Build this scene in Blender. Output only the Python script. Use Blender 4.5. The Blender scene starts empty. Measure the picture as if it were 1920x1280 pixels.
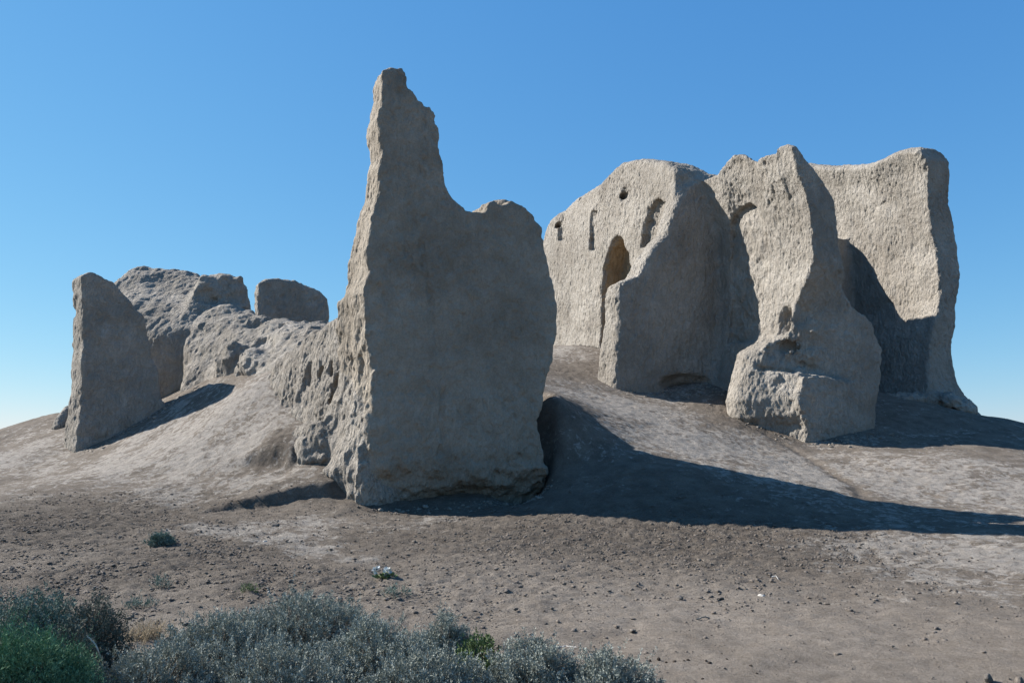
import bpy, math, random
import numpy as np
from mathutils import Vector
R = math.radians
sc = bpy.context.scene
# ------------------------------------------------------------------ camera
CAM = np.array([0.0, 0.0, 1.7]); PITCH = R(7.25); FPX = 1493.0      # focal length in pixels of a 1920-wide frame
cd = bpy.data.cameras.new('camera'); cam = bpy.data.objects.new('camera', cd); sc.collection.objects.link(cam)
cd.sensor_width = 36; cd.lens = 36 * FPX / 1920; cd.clip_end = 20000; cd.clip_start = 0.05
cam.location = CAM; cam.rotation_euler = (R(90) + PITCH, 0, 0); sc.camera = cam
# ------------------------------------------------------------------ sky, sun, exposure
SUN_EL = R(34.8); SUN_H = np.array([-0.943, 0.333])                 # horizontal direction towards the sun
w = bpy.data.worlds.new('World'); sc.world = w; w.use_nodes = True
nt = w.node_tree; bg = nt.nodes['Background']; sky = nt.nodes.new('ShaderNodeTexSky')
sky.sky_type = 'NISHITA'; sky.sun_disc = False; sky.sun_elevation = SUN_EL
sky.sun_rotation = math.atan2(SUN_H[0], SUN_H[1])
sky.altitude = 0; sky.air_density = 1.0; sky.dust_density = 0.0; sky.ozone_density = 8.0
bg.inputs['Strength'].default_value = 0.1
sep = nt.nodes.new('ShaderNodeSeparateColor'); com = nt.nodes.new('ShaderNodeCombineColor'); nt.links.new(sky.outputs[0], sep.inputs[0])
for k, (gain, gam) in enumerate(((0.75, 0.96), (0.745, 0.65), (0.815, 0.37))):      # colour balance of the clear desert sky
    a_ = nt.nodes.new('ShaderNodeMath'); a_.operation = 'MULTIPLY'; a_.inputs[1].default_value = 0.149; nt.links.new(sep.outputs[k], a_.inputs[0])
    p_ = nt.nodes.new('ShaderNodeMath'); p_.operation = 'POWER'; p_.inputs[1].default_value = gam; nt.links.new(a_.outputs[0], p_.inputs[0])
    m_ = nt.nodes.new('ShaderNodeMath'); m_.operation = 'MULTIPLY'; m_.inputs[1].default_value = gain*5.0; nt.links.new(p_.outputs[0], m_.inputs[0])
    nt.links.new(m_.outputs[0], com.inputs[k])
nt.links.new(com.outputs[0], bg.inputs[0])
sl = bpy.data.lights.new('sun', 'SUN'); sl.energy = 5.0; sl.angle = R(0.5); sl.color = (1.0, 0.97, 0.925)
so = bpy.data.objects.new('sun', sl); sc.collection.objects.link(so)
so.rotation_euler = Vector((SUN_H[0]*math.cos(SUN_EL), SUN_H[1]*math.cos(SUN_EL), math.sin(SUN_EL))).to_track_quat('Z', 'Y').to_euler()
so.location = (-30, 20, 30)
sc.view_settings.view_transform = 'Standard'; sc.view_settings.look = 'None'
sc.view_settings.exposure = 1.10; sc.view_settings.gamma = 1.0; sc.view_settings.use_curve_mapping = False
sc.cycles.max_bounces = 5; sc.cycles.diffuse_bounces = 4
# ------------------------------------------------------------------ helpers
rng = np.random.default_rng(7)
_perm = np.random.default_rng(3).permutation(1024).astype(np.int32)
_perm = np.concatenate([_perm, _perm])
_grad = np.random.default_rng(5).normal(size=(1024, 3)); _grad = (_grad/np.linalg.norm(_grad, axis=1)[:, None]).astype(np.float32)
def perlin(p, f=1.0, seed=0):
    """gradient noise at points p (N,3), about -0.7..0.7"""
    q = np.asarray(p, np.float32) * np.asarray(f, np.float32) + np.float32(seed * 17.37)
    i = np.floor(q).astype(np.int32); t = q - i; i &= 1023
    u = t*t*t*(t*(t*6-15)+10)
    out = 0
    for dx in (0, 1):
        a = _perm[(i[:, 0]+dx) & 1023]; wx = u[:, 0] if dx else 1-u[:, 0]
        for dy in (0, 1):
            b = _perm[(a+i[:, 1]+dy) & 1023]; wy = wx*(u[:, 1] if dy else 1-u[:, 1])
            for dz in (0, 1):
                g = _grad[_perm[(b+i[:, 2]+dz) & 1023]]
                wz = wy*(u[:, 2] if dz else 1-u[:, 2])
                out = out + wz*(g[:, 0]*(t[:, 0]-dx)+g[:, 1]*(t[:, 1]-dy)+g[:, 2]*(t[:, 2]-dz))
    return out
def fbm(p, f, octv=3, seed=0, gain=0.5):
    a, s, ff = 1.0, 0, np.asarray(f, np.float32)
    for k in range(octv):
        s = s + a*perlin(p, ff, seed+k*3); a *= gain; ff = ff*2.03
    return s
def ray(px, py):
    x, y = (px-960)/FPX, (640-py)/FPX
    c, s = math.cos(PITCH), math.sin(PITCH)
    return np.array([x, c-y*s, s+y*c])
def at(px, py, Y):
    d = ray(px, py); return CAM + d*(Y/d[1])
def smin(a, b, k): h = np.clip(0.5+0.5*(b-a)/k, 0, 1); return b*(1-h)+a*h-k*h*(1-h)
def smax(a, b, k): return -smin(-a, -b, k)
def sstep(a, b, x): t = np.clip((x-a)/(b-a), 0, 1); return t*t*(3-2*t)
def polysdf(x, y, P):
    P = np.asarray(P, np.float32); d = np.full(x.shape, 1e9, np.float32); ins = np.zeros(x.shape, bool)
    for k in range(len(P)):
        ax, ay = P[k-1]; bx, by = P[k]; ex, ey = bx-ax, by-ay
        L = ex*ex+ey*ey
        if L < 1e-9: continue
        wx, wy = x-ax, y-ay; t = np.clip((wx*ex+wy*ey)/L, 0, 1)
        dx, dy = wx-ex*t, wy-ey*t; d = np.minimum(d, dx*dx+dy*dy)
        c1 = ay <= y; c2 = by > y; cr = ex*wy-ey*wx
        ins ^= (c1 & c2 & (cr > 0)) | (~c1 & ~c2 & (cr < 0))
    d = np.sqrt(d); return np.where(ins, -d, d)
def tps_fit(P, reg=1e-3):
    P = np.asarray(P, float); X = P[:, :2]/10; n = len(P)
    r2 = ((X[:, None]-X[None])**2).sum(-1); K = 0.5*r2*np.log(r2+1e-12)+reg*np.eye(n)
    A = np.zeros((n+3, n+3)); A[:n, :n] = K; A[:n, n] = 1; A[:n, n+1:] = X; A[n:, :n] = A[:n, n:].T
    s = np.linalg.solve(A, np.concatenate([P[:, 2], [0, 0, 0]]))
    return X, s
def tps_eval(fit, x, y):
    X, s = fit; out = np.empty(len(x)); n = len(X)
    for a in range(0, len(x), 40000):
        q = np.stack([x[a:a+40000], y[a:a+40000]], 1)/10
        r2 = ((q[:, None]-X[None])**2).sum(-1); out[a:a+40000] = (0.5*r2*np.log(r2+1e-12))@s[:n]+s[n]+q@s[n+1:]
    return out
def link(name, me, parent=None):
    o = bpy.data.objects.new(name, me); sc.collection.objects.link(o)
    if parent is not None:
        o.parent = parent; o.location = -np.array(parent.location)
    return o
def mesh_np(name, V, F, mats=(), smooth=True, normals=None, mat_idx=None, attrs=None):
    """F: (M,k) faces of one size, or a list of such arrays"""
    Fs = F if isinstance(F, list) else [F]
    me = bpy.data.meshes.new(name); V = np.asarray(V, np.float32)
    me.vertices.add(len(V)); me.vertices.foreach_set('co', V.ravel())
    loops = np.concatenate([f.ravel() for f in Fs]).astype(np.int32)
    sizes = np.concatenate([np.full(len(f), f.shape[1]) for f in Fs]); starts = np.concatenate([[0], np.cumsum(sizes)[:-1]]).astype(np.int32)
    me.loops.add(len(loops)); me.loops.foreach_set('vertex_index', loops)
    me.polygons.add(len(sizes)); me.polygons.foreach_set('loop_start', starts)
    for m in mats: me.materials.append(m)
    if mat_idx is not None: me.polygons.foreach_set('material_index', np.asarray(mat_idx, np.int32))
    me.update(calc_edges=True)
    me.polygons.foreach_set('use_smooth', np.full(len(sizes), smooth))
    for nm, a in (attrs or {}).items():
        at_ = me.attributes.new(nm, 'FLOAT', 'POINT'); at_.data.foreach_set('value', np.asarray(a, np.float32))
    me.validate()
    if normals is not None: me.normals_split_custom_set_from_vertices(normals)
    return me
def vnormals(V, F):
    n = np.cross(V[F[:, 2]]-V[F[:, 0]], V[F[:, 3 if F.shape[1] > 3 else 1]]-V[F[:, 1]] if F.shape[1] > 3 else V[F[:, 1]]-V[F[:, 0]])
    if F.shape[1] == 3: n = -n
    out = np.zeros_like(V)
    for k in range(F.shape[1]):
        for c in range(3): out[:, c] += np.bincount(F[:, k], n[:, c], len(V))
    return out/np.maximum(np.linalg.norm(out, axis=1), 1e-9)[:, None]
def tag(o, label=None, cat=None, group=None, kind=None):
    for k, v in (('label', label), ('category', cat), ('group', group), ('kind', kind)):
        if v: o[k] = v
    return o
def empty(name, loc):
    o = bpy.data.objects.new(name, None); sc.collection.objects.link(o); o.location = loc; o.empty_display_size = 0.3
    return o
# ------------------------------------------------------------------ materials
class N:
    def __init__(s, name):
        s.m = bpy.data.materials.new(name); s.m.use_nodes = True; s.t = s.m.node_tree; s.b = s.t.nodes['Principled BSDF']
        s.b.inputs['Roughness'].default_value = 0.95
        try: s.b.inputs['Specular IOR Level'].default_value = 0.1
        except Exception: pass
        s.pos = s.t.nodes.new('ShaderNodeNewGeometry').outputs['Position']
    def l(s, a, b): s.t.links.new(a, b)
    def map(s, scale):
        n = s.t.nodes.new('ShaderNodeMapping'); n.inputs['Scale'].default_value = scale; s.l(s.pos, n.inputs[0]); return n.outputs[0]
    def noise(s, scale, detail=3, rough=0.55, vec=None, dist=0.0):
        n = s.t.nodes.new('ShaderNodeTexNoise'); n.inputs['Scale'].default_value = scale; n.inputs['Detail'].default_value = detail
        n.inputs['Roughness'].default_value = rough; n.inputs['Distortion'].default_value = dist
        s.l(vec or s.pos, n.inputs['Vector']); return n.outputs['Fac']
    def voro(s, scale, vec=None, feature='F1', rnd=1.0):
        n = s.t.nodes.new('ShaderNodeTexVoronoi'); n.inputs['Scale'].default_value = scale; n.feature = feature
        n.inputs['Randomness'].default_value = rnd; s.l(vec or s.pos, n.inputs['Vector']); return n.outputs['Distance']
    def mr(s, v, a, b, c=0.0, d=1.0):
        n = s.t.nodes.new('ShaderNodeMapRange'); n.interpolation_type = 'SMOOTHSTEP'
        for k, x in zip((1, 2, 3, 4), (a, b, c, d)): n.inputs[k].default_value = x
        s.l(v, n.inputs[0]); return n.outputs[0]
    def mix(s, f, a, b, mode='MIX'):
        n = s.t.nodes.new('ShaderNodeMix'); n.data_type = 'RGBA'; n.blend_type = mode
        for v, i in ((f, 0), (a, 6), (b, 7)):
            if isinstance(v, (int, float)): n.inputs[i].default_value = v
            elif isinstance(v, tuple): n.inputs[i].default_value = (*v, 1)
            else: s.l(v, n.inputs[i])
        return n.outputs[2]
    def math(s, op, a, b=0.0):
        n = s.t.nodes.new('ShaderNodeMath'); n.operation = op
        for v, i in ((a, 0), (b, 1)):
            if isinstance(v, (int, float)): n.inputs[i].default_value = v
            else: s.l(v, n.inputs[i])
        return n.outputs[0]
    def attr(s, name):
        n = s.t.nodes.new('ShaderNodeAttribute'); n.attribute_name = name; return n.outputs['Fac']
    def bump(s, h, dist, strength=1.0, prev=None):
        n = s.t.nodes.new('ShaderNodeBump'); n.inputs['Strength'].default_value = strength; n.inputs['Distance'].default_value = dist
        s.l(h, n.inputs['Height'])
        if prev is not None: s.l(prev, n.inputs['Normal'])
        return n.outputs[0]
    def out(s, col, nrm=None):
        if isinstance(col, tuple): s.b.inputs['Base Color'].default_value = (*col, 1)
        else: s.l(col, s.b.inputs['Base Color'])
        if nrm is not None: s.l(nrm, s.b.inputs['Normal'])
        return s.m
def adobe(name, base, bumpk=1.0, dark=0.74):
    n = N(name)
    big = n.noise(0.45, 4, 0.6); med = n.noise(2.2, 5, 0.65); fine = n.noise(26, 3, 0.6)
    b = np.array(base)
    c = n.mix(n.mr(big, 0.35, 0.65), tuple(b*dark*np.array((1.0, 0.985, 0.97))), tuple(b))
    c = n.mix(n.mr(med, 0.3, 0.72), n.mix(1.0, c, (0.86, 0.85, 0.83), 'MULTIPLY'), c)
    c = n.mix(n.mr(fine, 0.3, 0.7), n.mix(1.0, c, (0.84, 0.83, 0.82), 'MULTIPLY'), c)
    streak = n.noise(1.0, 4, 0.6, n.map((3.0, 3.0, 0.35)))
    c = n.mix(n.mr(streak, 0.55, 0.75, 0, 0.45), c, tuple(b*0.62))
    v1 = n.mix(0.5, n.noise(8.5, 3, 0.55, n.map((1, 1, 0.55))), n.noise(17, 3, 0.6, n.map((1, 1, 0.6))))
    nb = n.bump(n.mr(v1, 0.38, 0.58), 0.030*bumpk, 1.0)
    nb = n.bump(n.noise(34, 4, 0.75), 0.022*bumpk, 1.0, nb)
    return n.out(c, nb)
M_ADOBE = adobe('adobe', (0.385, 0.348, 0.300))
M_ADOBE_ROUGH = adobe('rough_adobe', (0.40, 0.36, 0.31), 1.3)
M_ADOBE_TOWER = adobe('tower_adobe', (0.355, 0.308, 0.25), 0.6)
M_OCHRE = adobe('clay_bounce_light', (0.43, 0.335, 0.225), 0.7)  # fresh clay with the doorway's warm reflected light painted into its colour
def ground_mat():
    n = N('soil')
    crust = n.attr('crust'); warm = n.attr('warm'); rough = n.attr('loose')
    st = n.map((1.0, 0.9, 1.0))
    f1 = n.noise(0.9, 6, 0.65, st); f2 = n.noise(5.5, 5, 0.7, st, 0.5); f3 = n.noise(30, 3, 0.7)
    k = n.math('ADD', crust, n.math('MULTIPLY', n.math('SUBTRACT', f1, 0.5), 1.6))
    k = n.math('ADD', k, n.math('MULTIPLY', n.math('SUBTRACT', f2, 0.5), 2.1))
    soil = n.mix(n.mr(n.noise(2.0, 5, 0.7), 0.3, 0.7), (0.13, 0.106, 0.084), (0.21, 0.176, 0.142))
    soil = n.mix(warm, soil, n.mix(n.mr(f2, 0.3, 0.7), (0.25, 0.21, 0.17), (0.365, 0.315, 0.262)))
    c = n.mix(n.mr(k, 0.42, 0.80), soil, n.mix(n.mr(f2, 0.3, 0.7), (0.24, 0.211, 0.179), (0.35, 0.314, 0.272)))
    c = n.mix(n.mr(f3, 0.3, 0.7), n.mix(1.0, c, (0.76, 0.75, 0.74), 'MULTIPLY'), c)
    h = n.math('MULTIPLY', n.noise(9, 5, 0.7, st), n.math('ADD', 0.32, rough))
    nb = n.bump(h, 0.15, 1.0)
    nb = n.bump(n.noise(46, 5, 0.8, st), 0.030, 1.0, nb)
    return n.out(c, nb)
M_SOIL = ground_mat()
# ------------------------------------------------------------------ terrain
G = [  # px, py, depth
 (960,1280,5.95),(300,1280,5.9),(1700,1280,5.95),(960,1150,8.4),(300,1150,8.2),(1700,1150,8.5),(60,1200,7.2),(1880,1200,7.3),
 (960,1050,11.9),(1300,1050,12.0),(1700,1050,12.2),(1900,1060,11.6),(600,1060,11.4),(300,1060,11.2),(60,1060,11.0),
 (1000,966,16.65),(1250,978,15.8),(1500,990,14.95),(1880,1004,13.8),(700,985,15.4),(480,985,15.0),(360,985,14.6),(200,1000,14.0),(40,990,14.2),
 (700,945,17.9),(800,938,18.5),(900,925,19.1),(1020,905,19.9),(400,952,17.3),(250,930,18.0),(80,930,18.0),
 (620,905,18.6),(560,870,19.4),(480,890,19.2),(400,880,19.8),(300,890,20.2),(150,900,20.0),
 (200,838,25.6),(137,845,26.4),(60,850,26.5),(0,830,30),(300,815,24.4),(400,770,23.6),(470,722,23.6),(540,770,21.8),(340,745,27.2),(414,702,27.0),
 (30,802,34),(110,775,34),
 (1035,742,20.7),(1040,800,20.1),(1040,850,19.7),(1085,778,20.9),(1090,850,19.5),(1135,806,20.8),(1140,850,19.4),(1170,880,18.4),(1050,890,19.0),(1200,832,20.6),(1100,720,29.0),(1150,727,29.7),(1045,680,33.5),(1045,650,40.0),(1129,652,36.6),
 (1250,742,29.7),(1360,747,29.0),(1100,750,25.2),(1200,785,24.2),(1300,810,23.6),(1400,800,26.4),(1390,770,28.2),(1400,842,23.4),(1510,834,25.8),(1300,858,20.1),(1400,882,19.4),(1600,922,18.6),
 (1900,954,17.5),(1900,872,21.2),(1700,862,22.6),(1640,782,28.0),(1640,842,25.0),(1720,750,31.2),(1822,786,31.0),(1880,787,30.4),(1918,802,28.0),(1990,830,27.0),(1990,900,20.0),(1760,810,27.0)]
GP = [tuple(at(*g)) for g in G]
GP += [(-22,10,0.1),(-22,20,0.5),(-24,30,1.2),(20,8,0),(24,16,0.2),(24,26,0.9),(-6,1,0),(6,1,0),(0,-6,0),(-16,4,0),(16,3,0),
 (-8,30,5.2),(-3,28,4.6),(-10,34,5.5),(-4,38,6.0),(3,46,6.6),(-12,42,3),(10,42,5.6),(8,34,5.0),(15,40,4),(-16,36,2.4),(20,34,1.6),(-20,42,0.8),(26,40,0.5),
 (0,60,2.0),(-25,60,0.2),(25,60,0.2),(-45,30,0),(45,30,0),(-45,0,0),(45,0,0),(0,-30,0),(-45,70,0),(45,70,0),(0,85,0)]
GFIT = tps_fit(GP, 2e-4)
LEDGE = [tuple(at(*p)[:2]) for p in ((395,962,16.9),(440,948,17.2),(500,938,17.5),(560,925,17.9),(640,908,18.35))]
LEDGE2 = [tuple(at(*p)[:2]) for p in ((445,850,20.0),(480,848,19.9),(510,845,19.7),(530,842,19.6),(545,840,19.5))]
BANKS = ((LEDGE, .17, 2.2), (LEDGE2, .30, 2.8))
def H(x, y):
    x = np.atleast_1d(np.asarray(x, float)); y = np.atleast_1d(np.asarray(y, float))
    z = np.zeros(len(x)); r = np.hypot(x, y-20); m = r < 75
    z[m] = tps_eval(GFIT, x[m], y[m])*(1-sstep(45, 75, r[m]))
    P = np.stack([x, y, np.zeros(len(x))], 1)
    m = r < 60
    z[m] += 0.10*fbm(P[m], 0.35, 3, 2)
    # eroded banks left of the tower
    for LN, hh, back in BANKS:
        m = (x > LN[0][0]-2) & (x < LN[-1][0]+2) & (y > 14) & (y < 24)
        if not m.any(): continue
        L = np.array(LN); yl = np.interp(x[m], L[:, 0], L[:, 1])
        d = y[m]-yl+0.16*perlin(P[m], 1.6, 9)+.06*perlin(P[m], 4., 10)
        wgt = sstep(L[0, 0]-0.6, L[0, 0]+1.0, x[m])*(1-sstep(L[-1, 0]-0.1, L[-1, 0]+0.4, x[m]))
        z[m] += wgt*(hh*sstep(-0.12, 0.14, d)*(1-sstep(back*.2, back, d))-.33*hh*sstep(-1.4, -0.15, d)*(1-sstep(-0.12, 0.14, d)))
    return z
def ground_at(px, py):
    d = ray(px, py); t = np.arange(2.0, 60, 0.02); p = CAM+d*t[:, None]
    k = np.argmax(p[:, 2] < H(p[:, 0], p[:, 1])); return p[k]
def spots(P, lst):
    out = np.zeros(len(P))
    for (px, py, r, a) in lst:
        c = ground_at(px, py); d = np.hypot(P[:, 0]-c[0], (P[:, 1]-c[1])*0.8)/r
        out = np.maximum(out, a*np.exp(-d**2*1.2))
    return out
def axis(segs, far):
    a = [segs[0][0]]
    for (lo, hi, s) in segs:
        n = max(1, int(round((hi-lo)/s))); a += list(np.linspace(lo, hi, n+1)[1:])
    a = np.array(a); lo, hi = [], []; s = 0.6; v = a[-1]
    while v < far: v += s; s *= 1.22; hi.append(v)
    s = 0.6; v = a[0]
    while v > -far: v -= s; s *= 1.22; lo.append(v)
    return np.concatenate([lo[::-1], a, hi])
gx = axis([(-23, -9, .11), (-9, 11, .06), (11, 25, .11)], 6000)
gy = axis([(2, 4, .2), (4, 14, .045), (14, 24, .06), (24, 34, .09), (34, 50, .2)], 6000)
XX, YY = np.meshgrid(gx, gy, indexing='ij'); x, y = XX.ravel(), YY.ravel()
z = H(x, y); P = np.stack([x, y, z], 1)
near = (np.hypot(x, y-18) < 34); Q = P[near]
loose = np.zeros(len(P)); crust = np.full(len(P), 0.35); warm = np.zeros(len(P))
loose[near] = spots(Q, [(120,985,3.2,1),(330,1045,1.7,.9),(560,1085,1.4,.9),(760,960,1.6,.5),(1000,1010,3,.9),(1250,1020,3,1),(1400,1010,2.2,.9),(150,1090,2.2,.8),(800,1090,2.5,.7),(1050,1070,2,.55),
  (520,830,.7,.6),(1080,700,1.5,.5),(1400,785,1.6,.6)])
crust[near] = 0.30+0.05*0+spots(Q, [(250,860,3.2,.55),(400,840,2.6,.55),(330,920,1.9,.5),(480,900,1.3,.5),(60,850,3.5,.4),(450,760,2.2,.45),(360,988,.6,.7),(430,996,.8,.8),(520,1012,.7,.8),(590,1030,.6,.75),(660,1050,.4,.6),(560,985,1.0,.5),(700,985,1.0,.4),(800,980,1.0,.35),
  (1180,770,2.6,.65),(1300,830,2.4,.6),(1500,880,3.4,.55),(1750,900,3.4,.5),(1880,920,2.5,.5),(1560,1015,1.5,.6),(1700,1025,1.6,.6),(1850,1035,1.6,.6),(1720,1080,1.0,.5),(1600,1060,1.0,.3),(1720,740,1.5,.4),(1250,735,2.5,.35),(1045,660,2,.4),(1900,1100,1.6,.3),
  (1480,1110,.5,.15)])
crust -= 0.42*np.clip(loose, 0, 1)
crust[near] -= spots(Q, [(1500,1230,1.6,.30),(1200,1200,1.6,.30),(1750,1240,1.6,.30),(1000,1150,1.6,.28),(1850,1190,1.4,.25),(1350,1160,1.6,.28),(1600,1170,1.5,.25)])
warm[near] = spots(Q, [(900,1110,2.6,.8),(1100,1130,2.4,.8),(1300,1140,2.2,.7),(700,1130,2,.6),(250,1130,1.5,.5),(60,1060,2.0,.35),(1500,1180,2.4,.6),(1750,1180,2.4,.5),(1200,1230,1.6,.6),(1600,1260,1.4,.5),(300,1200,1.5,.8)])
dz = np.zeros(len(P))
dz[near] = 0.03*fbm(Q, 1.6, 3, 11)+(0.022+0.05*loose[near])*fbm(Q, (5.5, 5.5, 5.5), 3, 21, .6)
# a worn rut across the open ground on the right
rut = np.array([ground_at(*q)[:2] for q in ((1440,815),(1490,840),(1530,866),(1575,895),(1610,918),(1622,935))])
for a_, b_ in zip(rut[:-1], rut[1:]):
    m = (np.abs(P[:, 0]-a_[0]) < 4) & (np.abs(P[:, 1]-a_[1]) < 4); q = P[m, :2]-a_; e = b_-a_; t_ = np.clip(q@e/(e@e), 0, 1)
    dd = np.linalg.norm(q-t_[:, None]*e, axis=1)+.06*perlin(P[m], 2.2, 45); dz[m] = np.minimum(dz[m], dz[m]-.045*np.exp(-(dd/.17)**2)); crust[m] -= .35*np.exp(-(dd/.22)**2)
# fine runnels down the mound
dz[near] += 0.045*np.clip(crust[near], 0, 1)*fbm(Q, (2.6, 5.0, 3), 3, 33, .6)
P[:, 2] += dz
nx_, ny_ = len(gx), len(gy); I = np.arange(nx_*ny_).reshape(nx_, ny_)
F = np.stack([I[:-1, :-1], I[1:, :-1], I[1:, 1:], I[:-1, 1:]], -1).reshape(-1, 4)
g = link('ground', mesh_np('ground', P, F, [M_SOIL], attrs={'crust': crust, 'warm': warm, 'loose': loose})); tag(g, kind='structure')
# ------------------------------------------------------------------ solid modelling of the ruins
U = np.array([0.936, 0.351]); V2 = np.array([-0.351, 0.936])
def unproj(pts, O, u):
    """pixels -> (s, z) on the upright plane through plan point O along u"""
    O = np.asarray(O, float); n = np.array([-u[1], u[0]]); out = []
    for p in pts:
        d = ray(*p); t = ((O-CAM[:2])@n)/(d[:2]@n); q = CAM+d*t; out.append(((q[:2]-O)@u, q[2]))
    return out
class Prism:
    """solid cut out of two outlines: (s,z) seen along the depth axis and (w,z) seen along the wall"""
    def __init__(s, O, u, front, side=None, k=0.25, shear=0.0, flip=False):
        s.O = np.asarray(O, float); s.u = np.asarray(u, float); s.v = np.array([-s.u[1], s.u[0]])*(-1 if flip else 1)
        s.f, s.side, s.k, s.sh = front, side, k, shear
    def loc(s, P):
        q = P[:, :2]-s.O; return q@s.u, q@s.v, P[:, 2]
    top = None
    def __call__(s, P):
        a, wv, z = s.loc(P); wv = wv.astype(np.float32)
        if s.top is not None: z = z-np.interp(wv, s.top[0], s.top[1])*sstep(s.top[2], s.top[3], z)
        return s.ev(a, wv, z, P[:, 2])
    def ev(s, a, wv, z, z0):
        d = polysdf((a+s.sh*wv).astype(np.float32), z.astype(np.float32), s.f)
        return smax(d, polysdf(wv, z0.astype(np.float32), s.side), s.k)
def ellip(c, r, rot=0.0):
    c = np.asarray(c, float); r = np.asarray(r, float); cr, sr = math.cos(rot), math.sin(rot)
    def f(P):
        q = P-c; q = np.stack([q[:, 0]*cr+q[:, 1]*sr, -q[:, 0]*sr+q[:, 1]*cr, q[:, 2]], 1)
        k0 = np.linalg.norm(q/r, axis=1); k1 = np.linalg.norm(q/(r*r), axis=1); return k0*(k0-1)/np.maximum(k1, 1e-6)
    return f
def build_solid(prims, cuts, lo, hi, h, blend=0.35, amp=(0.16, 0.06), seed=0, rough=None, disp=0.03, ochre=None, fine=1.0):
    """prims: list of callables; cuts: list of (callable, prim indices or None, k). Returns V, F, part index per face, normals"""
    lo = np.asarray(lo, float); hi = np.asarray(hi, float)
    def raw(P):
        D = [p(P) for p in prims]
        for (c, only, k) in cuts:
            cd_ = None
            for i in range(len(D)):
                if only is None or i in only:
                    if cd_ is None: cd_ = c(P)
                    D[i] = smax(D[i], -cd_, k)
        return D
    def field(P, noise=True):
        D = raw(P); d = D[0]
        for e in D[1:]: d = smin(d, e, blend)
        if noise:
            pf = P.astype(np.float32)
            d = d+amp[0]*fbm(pf, (.55, .55, .42), 2, seed)+amp[1]*fbm(pf, (2.1, 2.1, 1.5), 2, seed+5)
            if rough is not None: d = d+rough(P)
        return d
    B = 8; n = (np.ceil((hi-lo)/(h*B)).astype(int))*B+1; nb = (n-1)//B
    cx = [lo[k]+(np.arange(nb[k])*B+B/2)*h for k in range(3)]
    C = np.stack(np.meshgrid(*cx, indexing='ij'), -1).reshape(-1, 3)
    dc = np.concatenate([field(C[a:a+200000], False) for a in range(0, len(C), 200000)])
    phi = np.repeat(np.repeat(np.repeat(np.where(dc < 0, -9., 9.).astype(np.float32).reshape(nb), B, 0), B, 1), B, 2)
    phi = np.pad(phi, ((0, 1),)*3, constant_values=9.0)
    act = np.nonzero(np.abs(dc) < h*B*0.9+0.32)[0]
    o = np.stack(np.meshgrid(*(np.arange(B+1),)*3, indexing='ij'), -1).reshape(-1, 3)
    bi = np.stack(np.unravel_index(act, nb), 1)*B
    need = np.zeros(n, bool)
    for q in o: need[bi[:, 0]+q[0], bi[:, 1]+q[1], bi[:, 2]+q[2]] = True
    ii = np.stack(np.nonzero(need), 1)
    for a in range(0, len(ii), 300000):
        q = ii[a:a+300000]; phi[q[:, 0], q[:, 1], q[:, 2]] = field(lo+q*h)
    for ax in range(3):
        sl_ = [slice(None)]*3
        for e in (0, -1): sl_[ax] = e; phi[tuple(sl_)] = np.maximum(phi[tuple(sl_)], 0.01)
    ins = phi < 0
    cnt = np.zeros(np.array(n)-1, np.int8)
    for a in (0, 1):
        for b in (0, 1):
            for c in (0, 1): cnt += ins[a:n[0]-1+a, b:n[1]-1+b, c:n[2]-1+c]
    cells = np.stack(np.nonzero((cnt > 0) & (cnt < 8)), 1); idx = np.full(cnt.shape, -1, np.int32); idx[cells[:, 0], cells[:, 1], cells[:, 2]] = np.arange(len(cells))
    cor = np.array([(a, b, c) for a in (0, 1) for b in (0, 1) for c in (0, 1)])
    val = np.stack([phi[cells[:, 0]+q[0], cells[:, 1]+q[1], cells[:, 2]+q[2]] for q in cor], 1)
    acc = np.zeros((len(cells), 3)); cn = np.zeros(len(cells))
    for i in range(8):
        for j in range(i+1, 8):
            if np.abs(cor[i]-cor[j]).sum() == 1:
                m = (val[:, i] < 0) != (val[:, j] < 0); t = val[m, i]/(val[m, i]-val[m, j])
                acc[m] += cor[i]+(cor[j]-cor[i])*t[:, None]; cn[m] += 1
    V = lo+(cells+acc/cn[:, None])*h
    Fs = []
    for ax in range(3):
        a0 = [slice(None)]*3; a1 = [slice(None)]*3; a0[ax] = slice(0, -1); a1[ax] = slice(1, None)
        s0, s1 = ins[tuple(a0)], ins[tuple(a1)]; e = np.stack(np.nonzero(s0 != s1), 1)
        b1, b2 = (ax+1) % 3, (ax+2) % 3
        e = e[(e[:, b1] > 0) & (e[:, b2] > 0) & (e[:, b1] < n[b1]-1) & (e[:, b2] < n[b2]-1)]
        def cell(d1, d2):
            q = e.copy(); q[:, b1] += d1; q[:, b2] += d2; return idx[q[:, 0], q[:, 1], q[:, 2]]
        Q = np.stack([cell(-1, -1), cell(0, -1), cell(0, 0), cell(-1, 0)], 1)
        fl = ~s0[e[:, 0], e[:, 1], e[:, 2]]; Q[fl] = Q[fl][:, ::-1]; Fs.append(Q)
    F = np.concatenate(Fs); F = F[(F >= 0).all(1)]
    lab = np.arange(len(V)); fr = F.ravel(); order = np.argsort(fr, kind='stable'); uqv, st = np.unique(fr[order], return_index=True)
    for _ in range(80):
        mn = np.repeat(lab[F].min(1), 4)[order]; new = lab.copy(); new[uqv] = np.minimum(lab[uqv], np.minimum.reduceat(mn, st))
        new = new[new]; new = new[new]
        if (new == lab).all(): break
        lab = new
    cnt_ = np.bincount(lab, minlength=len(V)); F = F[cnt_[lab[F[:, 0]]] > len(V)*.004]
    nr = vnormals(V, F)
    pf = V.astype(np.float32)
    V = V+nr*(disp*fbm(pf, (4.6, 4.6, 3.0), 2, seed+40, .6))[:, None]
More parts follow.
